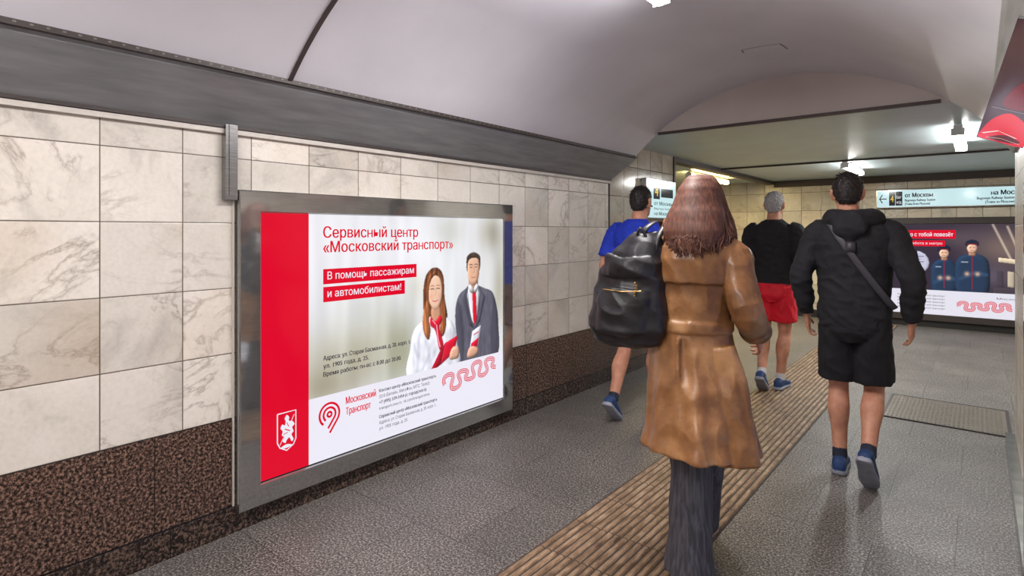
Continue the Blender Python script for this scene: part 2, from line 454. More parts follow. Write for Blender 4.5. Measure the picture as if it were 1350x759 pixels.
class Canvas:
    def __init__(s, board, u0, v0, u1, v1, step):
        s.B = board; s.e = (u0, v0, u1, v1); s.step = step
        s.nx = int((u1-u0)*board.W/step); s.ny = int((v1-v0)*board.H/step)
        s.u = np.linspace(u0, u1, s.nx); s.v = np.linspace(v0, v1, s.ny)
        s.UU, s.VV = np.meshgrid(s.u, s.v); s.img = np.ones((s.ny, s.nx, 3))
        s.rs = np.random.RandomState(5)
    def blur(s, a, r):
        sg = r/s.step
        if sg < .2: return a
        p = int(sg*3)+1; q = np.pad(a, p, mode='edge')
        fy = np.fft.fftfreq(q.shape[0])[:, None]; fx = np.fft.rfftfreq(q.shape[1])[None, :]
        g = np.exp(-2*(math.pi*sg)**2*(fx**2+fy**2))
        return np.fft.irfft2(np.fft.rfft2(q)*g, s=q.shape)[p:-p, p:-p]
    def mask(s, pts):
        m = np.zeros(s.UU.shape, bool); n = len(pts)
        for i in range(n):
            (x0, y0), (x1, y1) = pts[i], pts[(i+1) % n]
            if y0 == y1: continue
            c = ((s.VV >= y0) != (s.VV >= y1)) & (s.UU < (x1-x0)*(s.VV-y0)/(y1-y0)+x0)
            m ^= c
        return m.astype(float)
    def paint(s, pts, col, soft=.002, shade=.35, rim=.012, light=(-.5, .6), lk=.35, tex=None, alpha=1.0, raw=False):
        if not raw: pts = cat(pts, 6)
        m = s.mask(pts); mm = np.clip(s.blur(m, soft), 0, 1)
        bb = s.blur(m, rim); gy, gx = np.gradient(bb); sc_ = rim/s.step*2.5
        sh = 1-shade*np.clip(1-bb*1.15, 0, 1)*1.2-lk*(gx*light[0]+gy*light[1])*sc_
        c = np.array(col)/255.0
        layer = np.clip(sh[..., None]*c, 0, 1.15)
        if tex is not None: layer = layer*tex[..., None]
        s.img = s.img*(1-mm[..., None]*alpha)+layer*mm[..., None]*alpha
    def glow(s, u, v, ru, rv, col, a=1.0):
        m = np.exp(-(((s.UU-u)/ru)**2+((s.VV-v)/rv)**2))*a
        s.img = s.img*(1-m[..., None])+np.array(col)/255.0*m[..., None]
    def stroke(s, pts, w, col, soft=.0015, alpha=1.0):
        W, H = s.B.W, s.B.H; d = np.full(s.UU.shape, 9.0); X, Y = s.UU*W, s.VV*H
        for (a, b_), (c, e_) in zip(pts[:-1], pts[1:]):
            ax, ay, bx, by = a*W, b_*H, c*W, e_*H; L = (bx-ax)**2+(by-ay)**2+1e-9
            t = np.clip(((X-ax)*(bx-ax)+(Y-ay)*(by-ay))/L, 0, 1)
            d = np.minimum(d, np.hypot(X-ax-t*(bx-ax), Y-ay-t*(by-ay)))
        m = np.clip((w/2-d)/soft*.5+.5, 0, 1)*alpha
        s.img = s.img*(1-m[..., None])+np.array(col)/255.0*m[..., None]
    def tex(s, rx, ry, amt):
        n = s.rs.randn(s.ny, s.nx)
        fy = np.fft.fftfreq(s.ny)[:, None]; fx = np.fft.rfftfreq(s.nx)[None, :]
        g = np.exp(-2*math.pi**2*((rx/s.step*fx)**2+(ry/s.step*fy)**2))
        q = np.fft.irfft2(np.fft.rfft2(n)*g, s=n.shape); q = q/(q.std()+1e-9)
        return 1+amt*q
    def obj(s, name, mat, parent, k=1.0):
        s.B.k += 1
        B = s.B; O = np.array(B.P(0, 0)); U = np.array(B.U); Vv = np.array(B.Vv)
        P = O+s.UU[..., None]*U+s.VV[..., None]*Vv
        idx = np.arange(s.nx*s.ny).reshape(s.ny, s.nx)
        f = np.stack([idx[:-1, :-1], idx[:-1, 1:], idx[1:, 1:], idx[1:, :-1]], -1).reshape(-1, 4)
        me = bpy.data.meshes.new(name); me.from_pydata(P.reshape(-1, 3).tolist(), [], f.tolist())
        im = np.clip(s.img, 0, 1.1); lin = np.where(im <= .04045, im/12.92, ((im+.055)/1.055)**2.4)
        at = me.color_attributes.new('Print', 'FLOAT_COLOR', 'POINT')
        at.data.foreach_set('color', np.concatenate([lin.reshape(-1, 3), np.ones((s.nx*s.ny, 1))], 1).astype(np.float32).ravel())
        me.materials.append(mat); me.update()
        ob = bpy.data.objects.new(name, me); sc.collection.objects.link(ob); ob.parent = parent; return ob

def frame_obj(name, O, U, Vv, n, rings, mats, parent):
    O, U, Vv, n = V(O), V(U), V(Vv), V(n); b = MB(); u = U.normalized(); v = Vv.normalized(); RR = []
    for (ins, dep) in rings:
        RR.append([O+u*ins+v*ins+n*dep, O+U-u*ins+v*ins+n*dep, O+U+Vv-u*ins-v*ins+n*dep, O+Vv+u*ins-v*ins+n*dep])
    vs = [p for r in RR for p in r]; fs = []
    for i in range(len(RR)-1):
        for j in range(4):
            k = (j+1) % 4; fs.append((i*4+j, i*4+k, (i+1)*4+k, (i+1)*4+j))
    b.add(vs, fs); return b.obj(name, mats, parent=parent)

E = {}
def e(r, g, b_, st=.95):
    k = (r, g, b_, st)
    if k not in E: E[k] = emit('lit_print_%d_%d_%d' % (r, g, b_), C(r, g, b_), st, .12)
    return E[k]
RED = e(226, 10, 44); WHT = e(240, 238, 250); INK = e(38, 34, 52)

def ribbon(B, u0, u1, v0, v1, amp, waves, w, gap, mat, bulb):
    pts = []
    for i in range(201):
        t = i/200; ph = t*2*math.pi*waves
        pts.append((u0+(u1-u0)*t-bulb*math.sin(2*ph), v0+(v1-v0)*t+amp*(1+.25*math.sin(ph*.5))*math.sin(ph)))
    for k in (-1, 0, 1): B.line(pts, w, mat, k*gap)

P1 = empty('advertising_lightbox', (0, 0, 0))
FX = -2.73
frame_obj('frame', (XL, 1.277, .10), (0, 2.063, 0), (0, 0, 1.55), (1, 0, 0), [(0, 0), (0, .046), (.005, .051), (.102, .051), (.108, .040)], [M_frame], P1)
boxobj('back_box', (XL, 1.30, .12), (FX-.012, 3.32, 1.63), M_dark2, P1)
B = Board((FX-.009, 1.385, .215), (0, 1.855, 0), (0, 0, 1.327), (1, 0, 0))
B.rect(0, 0, 1, 1, WHT)
# --- photographic part
K = Canvas(B, .14, .26, 1, 1, .0036)
K.img[:] = np.array((232, 233, 238))/255
g = K.glow
g(.28, .40, .18, .14, (180, 174, 148), .85); g(.20, .30, .12, .08, (156, 146, 120), .7); g(.47, .38, .07, .18, (150, 150, 118), .7)
g(.33, .60, .05, .10, (182, 186, 172), .4); g(.40, .50, .03, .3, (214, 214, 198), .5); g(.25, .55, .03, .3, (220, 221, 214), .5)
g(.16, .9, .3, .24, (248, 246, 252), .9); g(.52, .86, .2, .16, (248, 248, 254), .9)
g(.70, .93, .08, .08, (200, 200, 190), .6); g(.93, .92, .07, .10, (158, 150, 128), .75); g(.972, .62, .035, .22, (166, 160, 134), .65); g(.90, .72, .02, .2, (224, 222, 214), .5)
g(.705, .6, .03, .2, (236, 240, 242), .8); g(.54, .66, .04, .07, (216, 212, 190), .5)
K.img *= K.tex(.02, .16, .014)[..., None]
hairt = K.tex(.0022, .03, .17); clt = K.tex(.008, .02, .035)
# man
SU = (98, 96, 112); SUd = (70, 68, 84)
K.paint([(.765, .24), (.735, .40), (.728, .52), (.745, .60), (.785, .635), (.815, .65), (.845, .645), (.885, .625), (.93, .60), (.955, .53), (.968, .42), (.955, .24)], SU, tex=clt, shade=.45, rim=.02)
K.paint([(.765, .24), (.735, .40), (.730, .52), (.742, .575), (.760, .50), (.770, .36)], SUd, soft=.006, alpha=.6)
K.paint([(.955, .24), (.965, .42), (.952, .53), (.94, .56), (.928, .46), (.925, .30)], SUd, soft=.006, alpha=.6)
K.stroke([(.925, .25), (.93, .42), (.942, .55)], .004, (52, 50, 64), .004, .7); K.stroke([(.772, .3), (.768, .45), (.758, .55)], .004, (52, 50, 64), .004, .6)
K.paint([(.797, .645), (.845, .645), (.858, .60), (.836, .43), (.815, .46), (.79, .60)], (236, 238, 246), shade=.2, raw=True)
K.paint([(.792, .648), (.781, .60), (.80, .50), (.824, .42), (.80, .44), (.766, .58)], (84, 82, 98), raw=True, lk=.5)
K.paint([(.85, .648), (.872, .60), (.857, .50), (.835, .42), (.86, .45), (.89, .58)], (84, 82, 98), raw=True, lk=.5)
K.stroke([(.792, .645), (.800, .52), (.828, .42)], .003, (44, 42, 56), .002, .8); K.stroke([(.85, .645), (.856, .52), (.834, .42)], .003, (44, 42, 56), .002, .8)
K.paint([(.815, .638), (.833, .638), (.838, .60), (.843, .47), (.832, .43), (.822, .47), (.818, .60)], (222, 14, 46), shade=.4, rim=.006, raw=True)
K.paint([(.803, .62), (.801, .68), (.845, .68), (.845, .62), (.823, .605)], (196, 140, 112), lk=.5)
K.paint([(.796, .635), (.806, .655), (.822, .628), (.815, .61)], (244, 244, 250)); K.paint([(.852, .635), (.842, .655), (.826, .628), (.834, .61)], (240, 240, 248))
K.paint([(.789, .725), (.786, .745), (.792, .755), (.796, .725)], (214, 158, 132)); K.paint([(.858, .725), (.862, .745), (.855, .755), (.851, .725)], (200, 142, 116))
K.paint([(.792, .74), (.795, .69), (.808, .657), (.824, .646), (.840, .656), (.852, .69), (.857, .74), (.852, .790), (.824, .80), (.796, .790)], (232, 182, 152), shade=.35, rim=.010, lk=.55)
K.glow(.815, .775, .014, .015, (244, 204, 178), .6); K.glow(.811, .712, .007, .012, (238, 184, 158), .5)
K.glow(.849, .70, .007, .03, (176, 120, 96), .5); K.glow(.824, .66, .014, .007, (186, 134, 112), .5)
K.paint([(.788, .735), (.787, .79), (.803, .813), (.828, .820), (.853, .808), (.863, .785), (.860, .735), (.855, .77), (.845, .788), (.82, .792), (.802, .783), (.794, .765)], (66, 50, 42), tex=hairt, soft=.002)
for ux in (.810, .8385):
    K.stroke([(ux-.008, .755), (ux, .758), (ux+.008, .754)], .005, (74, 52, 42)); K.stroke([(ux-.006, .742), (ux+.006, .742)], .005, (70, 52, 46), .002, .8)
K.stroke([(.826, .745), (.830, .718), (.822, .713)], .003, (178, 122, 98), .004, .7); K.stroke([(.814, .689), (.825, .686), (.836, .690)], .0045, (170, 86, 80), .002, .9)
K.paint([(.80, .295), (.848, .32), (.866, .43), (.818, .405)], (228, 228, 238), raw=True, shade=.15); K.paint([(.806, .30), (.846, .322), (.853, .365), (.812, .342)], (214, 18, 50), raw=True, shade=.1)
K.stroke([(.825, .385), (.852, .395)], .006, (214, 18, 50))
K.paint([(.792, .27), (.796, .312), (.815, .328), (.832, .322), (.85, .308), (.842, .275)], (226, 172, 144), lk=.5)
for q in (.285, .297, .309): K.stroke([(.822, q), (.846, q+.004)], .0025, (178, 122, 98), .002, .7)
# woman
K.paint([(.578, .50), (.572, .62), (.583, .71), (.612, .75), (.645, .748), (.668, .705), (.674, .60), (.688, .50), (.668, .44), (.60, .43), (.585, .47)], (112, 62, 36), tex=hairt, shade=.5, rim=.02)
K.paint([(.513, .24), (.515, .38), (.53, .46), (.57, .50), (.605, .515), (.65, .515), (.69, .495), (.722, .45), (.737, .36), (.737, .24)], (238, 238, 248), shade=.3, rim=.02, lk=.4, tex=clt)
for a_ in ([(.545, .25), (.548, .36), (.556, .44)], [(.703, .25), (.698, .34), (.706, .43)], [(.60, .30), (.585, .40)], [(.53, .40), (.545, .34)], [(.72, .42), (.712, .36)], [(.57, .27), (.60, .33)]):
    K.stroke(a_, .010, (190, 194, 216), .012, .6)
K.paint([(.612, .50), (.612, .56), (.648, .56), (.655, .50), (.632, .455)], (212, 154, 124), lk=.4)
K.paint([(.594, .645), (.598, .595), (.615, .556), (.63, .546), (.644, .555), (.658, .595), (.662, .645), (.654, .697), (.63, .714), (.602, .697)], (244, 198, 170), shade=.3, rim=.010, lk=.35)
K.glow(.622, .685, .014, .016, (252, 218, 194), .6); K.glow(.610, .612, .008, .013, (240, 168, 146), .5); K.glow(.649, .612, .007, .013, (232, 158, 136), .5); K.glow(.630, .556, .014, .007, (206, 150, 124), .5)
K.paint([(.596, .56), (.588, .62), (.590, .69), (.61, .728), (.638, .735), (.62, .712), (.604, .68), (.598, .63)], (168, 98, 56), tex=hairt)
K.paint([(.660, .56), (.668, .63), (.666, .69), (.65, .725), (.632, .735), (.645, .710), (.657, .68), (.661, .63)], (150, 86, 50), tex=hairt)
K.paint([(.590, .60), (.574, .54), (.570, .48), (.580, .43), (.598, .405), (.606, .45), (.600, .50), (.603, .55)], (178, 108, 64), tex=hairt, shade=.4)
K.paint([(.665, .60), (.680, .53), (.682, .47), (.672, .42), (.654, .41), (.652, .47), (.657, .52), (.655, .56)], (150, 86, 50), tex=hairt, shade=.4)
for ux in (.615, .6425):
    K.stroke([(ux-.008, .663), (ux, .667), (ux+.008, .662)], .0035, (130, 78, 52)); K.stroke([(ux-.007, .649), (ux, .651), (ux+.007, .648)], .0055, (66, 46, 42), .002, .9)
K.stroke([(.630, .65), (.633, .622), (.626, .618)], .003, (200, 142, 116), .004, .6); K.stroke([(.617, .592), (.629, .587), (.641, .593)], .0065, (206, 70, 84), .002, .95); K.stroke([(.619, .593), (.639, .594)], .002, (250, 240, 240), .001, .8)
K.paint([(.608, .515), (.628, .49), (.652, .515), (.662, .49), (.648, .455), (.668, .37), (.65, .345), (.63, .44), (.606, .475)], (222, 18, 52), shade=.4, rim=.008, lk=.5)
K.stroke([(.635, .47), (.642, .40), (.652, .36)], .005, (244, 236, 244)); K.stroke([(.615, .498), (.63, .475)], .004, (244, 236, 244))
K.paint([(.655, .27), (.72, .315), (.742, .40), (.676, .372)], (216, 16, 50), raw=True, shade=.25); K.paint([(.60, .24), (.655, .27), (.676, .372), (.655, .345)], (176, 8, 38), raw=True, shade=.3)
K.paint([(.70, .285), (.705, .33), (.725, .347), (.745, .333), (.742, .285)], (232, 180, 154), lk=.5)
for q in (.295, .308, .321): K.stroke([(.708, q), (.735, q+.006)], .0025, (186, 130, 106), .002, .7)
M_photo = vcol_mat('lit_print_photo', .97)
K.obj('lit_photo', M_photo, P1)
B.k += 1
B.rect(.14, 0, 1, .26, WHT)
B.rect(0, 0, .14, 1, RED)
B.text('Сервисный центр', .186, .905, .047, RED, .548, .003)
B.text('«Московский транспорт»', .186, .845, .047, RED, .714, .003)
B.poly([(.186, .715), (.542, .715), (.542, .777), (.186, .777)], RED); B.text('В помощь пассажирам', .20, .734, .032, WHT, .53, .001)
B.poly([(.186, .642), (.491, .642), (.491, .704), (.186, .704)], RED); B.text('и автомобилистам!', .20, .661, .032, WHT, .475, .001)
B.text('Адреса: ул. Старая Басманная, д. 20, корп. 1;', .186, .405, .019, INK, .515, .0015)
B.text('ул. 1905 года, д. 25.', .186, .372, .019, INK, .345, .0015)
B.text('Время работы: пн-вс с 8.00 до 20.00.', .186, .339, .019, INK, .475, .0015)
B.text('Московский', .262, .203, .030, RED, .372, .002); B.text('Транспорт', .262, .158, .030, RED, .352, .002)
for i, (tx, w_) in enumerate((('Контакт-центр «Московский транспорт»', .63), ('3210 (Билайн, МегаФон, МТС, Теле2)', .60), ('+7 (495) 539-5454 (с городского)', .585), ('transport.mos.ru  vk.com/transportmos', .60), ('Сервисный центр «Московский транспорт»', .635), ('Адреса: ул. Старая Басманная, д. 20, корп. 1;', .63), ('ул. 1905 года, д. 25', .50))):
    B.text(tx, .385, .215-i*.026-(.012 if i > 3 else 0), .015, INK, w_, .0012 if i in (0, 2, 4) else 0)
cu, cv = .206, .180; au = 1/1.855; av = 1/1.327
for k in range(3):
    r = .013+.024*k
    pts = []
    if k == 0:
        pts = [(cu+r*math.cos(i*math.pi/12)*au, cv+r*math.sin(i*math.pi/12)*av) for i in range(25)]
    else:
        for i in range(29):
            a = math.radians(232-i*(232+38)/28)
            pts.append((cu+r*math.cos(a)*au, cv+r*math.sin(a)*av))
        ex_, ey_ = r*math.cos(math.radians(-38)), r*math.sin(math.radians(-38))
        L = .055 if k == 2 else .045
        for q in (.5, 1.0): pts.append((cu+(ex_-L*.85*q)*au, cv+(ey_-L*1.15*q)*av))
    B.line(pts, .012, RED)
ribbon(B, .672, .950, .165, .215, .036, 3.75, .0062, .0115, RED, .013)
sh = [(.045, .235), (.045, .125), (.052, .105), (.072, .088), (.092, .105), (.099, .125), (.099, .235), (.045, .235)]
B.line(sh, .006, WHT)
B.smooth([(.060, .128), (.066, .142), (.058, .150), (.060, .166), (.054, .178), (.059, .192), (.066, .186), (.069, .20), (.066, .212), (.072, .224), (.079, .214), (.078, .20), (.088, .196), (.095, .182), (.088, .172), (.092, .155), (.086, .145), (.092, .125), (.086, .118), (.08, .135), (.072, .128), (.068, .118)], WHT)
B.line([(.052, .115), (.074, .165), (.094, .220)], .0035, WHT); B.line([(.066, .172), (.082, .160)], .005, RED); B.line([(.062, .152), (.075, .157)], .004, RED); B.line([(.072, .195), (.078, .178)], .004, RED)
B.smooth([(.056, .105), (.072, .112), (.088, .104), (.08, .100), (.066, .098)], WHT)
B.obj('lit_print', P1)

# far lightbox
P2 = empty('advertising_lightbox', (0, 0, 0))
frame_obj('frame', (-1.20, YB, .10), (2.3, 0, 0), (0, 0, 1.56), (0, -1, 0), [(0, 0), (0, .045), (.006, .052), (.09, .050), (.10, .040)], [M_dark], P2)
boxobj('back_box', (-1.18, YB-.035, .12), (1.08, YB, 1.64), M_dark2, P2)
B2 = Board((-1.10, YB-.042, .20), (2.1, 0, 0), (0, 0, 1.36), (0, -1, 0))
B2.rect(0, 0, 1, 1, e(232, 230, 242))
K = Canvas(B2, 0, .27, 1, 1, .0065)
K.img[:] = np.array((52, 42, 60))/255
g = K.glow
g(.66, .75, .2, .2, (128, 108, 100), .85); g(.85, .45, .2, .12, (116, 92, 84), .8); g(.60, .45, .08, .12, (96, 86, 104), .8); g(.42, .85, .14, .1, (98, 84, 92), .7)
for i in range(6):
    K.stroke([(.60+.075*i, .99-.02*i), (.70+.055*i, .60)], .022, (236, 218, 192), .012, .8)
K.paint([(.63, .60), (1.0, .52), (1.0, .58), (.63, .645)], (230, 210, 180), raw=True, shade=.1)
for i in range(7): K.paint([(.62+.055*i, .34), (.655+.055*i, .335), (.655+.055*i, .50-.004*i), (.62+.055*i, .51-.004*i)], ((216, 200, 172) if i % 2 else (70, 60, 72)), raw=True, alpha=.85)
K.paint([(.60, .27), (1, .27), (1, .32), (.60, .33)], (70, 60, 70), raw=True)
K.paint([(.165+.085*math.cos(a/8*math.pi), .57+.135*math.sin(a/8*math.pi)) for a in range(16)], (200, 200, 222), raw=True, shade=.15)
for i, q in enumerate((.64, .61, .58, .54, .51)): K.stroke([(.115, q), (.215-.02*(i % 2), q)], .012, (84, 80, 110), .006, .8)
for cu_, hh, ww in ((.335, .0, .066), (.49, .06, .082)):
    K.paint([(cu_-ww*.9, .25), (cu_-ww*1.15, .45), (cu_-ww, .56+hh), (cu_-ww*.3, .62+hh), (cu_+ww*.3, .62+hh), (cu_+ww, .56+hh), (cu_+ww*1.15, .45), (cu_+ww*.9, .25)], (34, 56, 84), shade=.5, rim=.03, lk=.6)
    K.stroke([(cu_-ww*.8, .36+hh*.8), (cu_+ww*.2, .42+hh), (cu_+ww*.9, .40+hh)], .05, (46, 74, 106), .012)
    K.stroke([(cu_, .30), (cu_, .60+hh)], .012, (206, 24, 52), .006, .7); K.stroke([(cu_-ww*.7, .53+hh), (cu_-ww*.3, .53+hh)], .014, (224, 224, 234), .006, .8)
    K.paint([(cu_-.018, .60+hh), (cu_+.018, .60+hh), (cu_+.018, .65+hh), (cu_-.018, .65+hh)], (196, 140, 112), raw=True)
    K.paint([(cu_-.027, .69+hh), (cu_-.020, .642+hh), (cu_, .627+hh), (cu_+.020, .642+hh), (cu_+.027, .69+hh), (cu_, .735+hh)], (236, 190, 162), shade=.35, rim=.012, lk=.6)
    K.stroke([(cu_-.015, .688+hh), (cu_-.006, .688+hh)], .007, (70, 50, 44), .004); K.stroke([(cu_+.006, .688+hh), (cu_+.015, .688+hh)], .007, (70, 50, 44), .004); K.stroke([(cu_-.008, .655+hh), (cu_+.008, .655+hh)], .007, (170, 96, 88), .004)
    K.paint([(cu_-.034, .708+hh), (cu_-.032, .75+hh), (cu_, .772+hh), (cu_+.032, .75+hh), (cu_+.034, .708+hh), (cu_, .722+hh)], (24, 36, 58), shade=.3)
    K.stroke([(cu_-.024, .722+hh), (cu_+.024, .722+hh)], .010, (190, 30, 50), .004)
    for q in (-1, 1): K.glow(cu_+q*ww*.35, .41+hh*.9, .014, .024, (228, 180, 152), .95)
K.obj('lit_photo', vcol_mat('lit_print_photo_night', 1.0), P2)
B2.k += 1
B2.rect(.05, .84, .40, .935, RED); B2.text('Метро с тобой повезёт', .065, .865, .045, WHT, .385, .003)
B2.rect(.05, .755, .34, .82, RED); B2.text('Твоя работа в метро', .065, .775, .028, WHT, .325)
ribbon(B2, .42, .70, .11, .13, .035, 3.75, .010, .018, RED, .011); ribbon(B2, .74, .98, .11, .13, .035, 3.75, .010, .018, RED, .011)
for i in range(5): B2.text('Контакт-центр Московский транспорт', .06, .20-i*.035, .018, INK, .34)
B2.text('Московский транспорт', .62, .205, .02, INK, .97)
B2.obj('lit_print', P2)

# lightbox on the right wall, opposite the first one
P3 = empty('advertising_lightbox', (0, 0, 0))
frame_obj('frame', (XR, .98, .10), (0, 2.06, 0), (0, 0, 1.55), (-1, 0, 0), [(0, 0), (0, .045), (.006, .052), (.07, .050), (.076, .040)], [M_frame], P3)
boxobj('back_box', (XR-.035, 1.0, .12), (XR, 3.02, 1.63), M_dark2, P3)
B6 = Board((XR-.041, 2.965, .18), (0, -1.91, 0), (0, 0, 1.39), (-1, 0, 0))
B6.rect(0, 0, 1, 1, WHT); B6.rect(0, .35, 1, .86, e(70, 130, 196)); B6.rect(0, .86, 1, 1, e(40, 96, 180)); B6.smooth([(.3, .35), (.32, .6), (.4, .66), (.8, .62), (.9, .45), (.88, .35)], e(36, 60, 120))
B6.text('Электробус', .05, .70, .09, WHT, .7, .004); B6.rect(.3, .88, .6, .96, RED)
for i in range(5): B6.text('Контакт-центр «Московский транспорт»', .05, .26-.045*i, .02, INK, .5)
B6.obj('lit_print', P3)

# direction signs
S2 = empty('direction_sign', (0, 0, 0))
boxobj('case', (-1.25, YB-.10, 1.815), (1.9, YB, 2.10), M_steel, S2, .006)
B3 = Board((-1.235, YB-.101, 1.83), (3.12, 0, 0), (0, 0, .255), (0, -1, 0))
SG = e(196, 226, 230, 1.0); BK = e(20, 22, 26)
B3.rect(0, 0, 1, 1, SG); B3.line([(.04, .5), (.012, .5)], .014, BK); B3.line([(.022, .75), (.010, .5), (.022, .25)], .014, BK)
B3.rect(.05, .08, .075, .92, e(26, 24, 30)); B3.text('4', .056, .30, .42, e(240, 200, 40), .069)
B3.rect(.077, .08, .105, .92, BK); B3.text('Бег', .080, .5, .18, WHT, .101); B3.text('ж/д', .080, .2, .18, WHT, .101)
B3.text('от Москвы', .115, .56, .26, BK, .225, .006); B3.text('Begovaya Railway Station', .115, .32, .15, BK, .235, .003); B3.text('(Trains from Moscow)', .115, .10, .15, BK, .215, .003)
B3.text('на Москву', .44, .56, .26, BK, .56, .006); B3.text('Begovaya Railway Station', .39, .32, .15, BK, .52, .003); B3.text('(Trains to Moscow)', .42, .10, .15, BK, .52, .003)
B3.obj('face', S2)
S1 = empty('direction_sign', (0, 0, 0))
boxobj('case', (XL, 5.55, 1.585), (XL+.07, 6.30, 2.02), M_steel, S1, .006)
B4 = Board((XL+.071, 5.565, 1.60), (0, .72, 0), (0, 0, .405), (1, 0, 0))
B4.rect(0, 0, 1, 1, SG); B4.rect(.20, .50, .42, .94, BK); B4.text('4', .25, .58, .26, e(240, 200, 40), .36, .004)
B4.line([(.17, .30), (.06, .30)], .02, BK); B4.line([(.10, .38), (.05, .30), (.10, .22)], .02, BK)
B4.rect(.46, .56, .9, .80, BK)
B4.text('от Москвы', .22, .34, .10, BK, .9, .003); B4.text('Begovaya Station', .22, .22, .06, BK, .85); B4.text('на Москву', .22, .07, .09, BK, .8, .003)
B4.obj('face', S1)

# slanted advertising panel under the right cornice (planar quad)
PB = empty('slanted_advertising_panel', (0, 0, 0))
A_ = V((-.009, 4.0, 1.966)); B_ = V((.180, 4.0, 1.885)); C_ = V((.080, 2.0, 2.010))
nb = (C_-A_).cross(B_-A_).normalized()
if nb.z > 0: nb = -nb
D_ = V((.180, 2.0, 0)); D_.z = A_.z-((D_.x-A_.x)*nb.x+(D_.y-A_.y)*nb.y)/nb.z
B5 = Board(A_, B_-A_, C_-A_, nb, D_)
B5.k = 10
B5.rect(0, 0, 1, 1, e(78, 52, 62, .8))
B5.smooth([(.04, .015), (.35, .01), (.97, .015), (.98, .2), (.85, .33), (.5, .40), (.2, .30), (.05, .12)], e(226, 20, 42, 1.0))
B5.smooth([(.25, .03), (.7, .03), (.9, .08), (.6, .13), (.35, .09)], e(96, 14, 28, .9)); B5.line([(.1, .09), (.4, .17), (.8, .12)], .012, e(236, 226, 222)); B5.line([(.2, .04), (.5, .07), (.9, .045)], .008, e(225, 190, 150))
B5.smooth([(.3, .47), (.7, .45), (.9, .55), (.7, .70), (.4, .62)], e(130, 28, 44, .8)); B5.line([(.1, .43), (.9, .43)], .01, e(150, 140, 150, .8))
B5.obj('print', PB)
b = MB(); up = -nb*.008
b.add([A_, B_, D_, C_, A_+up, B_+up, D_+up, C_+up], [(0, 1, 2, 3), (4, 5, 6, 7), (0, 1, 5, 4), (1, 2, 6, 5), (2, 3, 7, 6), (3, 0, 4, 7)])
b.obj('panel', [M_steel], parent=PB)

# ------------------------------------------------------------ people
SKIN = NT('skin'); _c = SKIN.ramp(SKIN.noise(SKIN.pos(), 18, 4), [(.3, C(178, 120, 96)), (.7, C(204, 148, 120))]); SKIN = SKIN.fin(_c, .55)
M_lip = flat('lips', C(168, 84, 80), .4); M_eye = flat('eye_white', C(232, 228, 224), .2, var=.02); M_iris = flat('eye_iris', C(50, 34, 24), .2)
def cloth(name, col, rough=.85, var=.25, sc_=18): return flat(name, col, rough, var=var, scale=sc_, bump=.15, bscale=500)

def hand(mb, ex, w, d, n, side, mi, s=1.0, curl=.5):
    w = V(w); d = V(d).normalized(); n = V(n); n = (n-d*n.dot(d)).normalized(); sd = V(side); sd = (sd-d*sd.dot(d)-n*sd.dot(n)).normalized()
    mb.tube([w-d*.03, w+d*.02, w+d*.06, w+d*.095], [(.026*s, .021*s), (.032*s, .018*s), (.041*s, .016*s), (.038*s, .013*s)], mi, ref=sd, n=12, sub=3)
    for i, (o, L) in enumerate(((.031, .070), (.0105, .080), (-.0105, .074), (-.031, .058))):
        p = w+d*.088+sd*o; pts = [p]; a = curl*.35
        for q, seg in enumerate((.45, .30, .25)):
            dd = d*math.cos(a)+n*math.sin(a)+sd*(o*1.5); dd.normalize()
            p = p+dd*L*seg*s; pts.append(p); a += curl*(.75+.1*i)
        mb.tube(pts, [.0095*s, .009*s, .008*s, .007*s], mi, ref=sd, n=8, sub=2)
    p = w+d*.03+sd*.026
    q1 = p+(sd*.7+d*.6+n*.25).normalized()*.035; q2 = q1+(sd*.25+d*.9+n*.35).normalized()*.03; q3 = q2+(d*.95+n*.4).normalized()*.022
    mb.tube([p, q1, q2, q3], [.014*s, .012*s, .010*s, .008*s], mi, ref=n, n=8, sub=2)

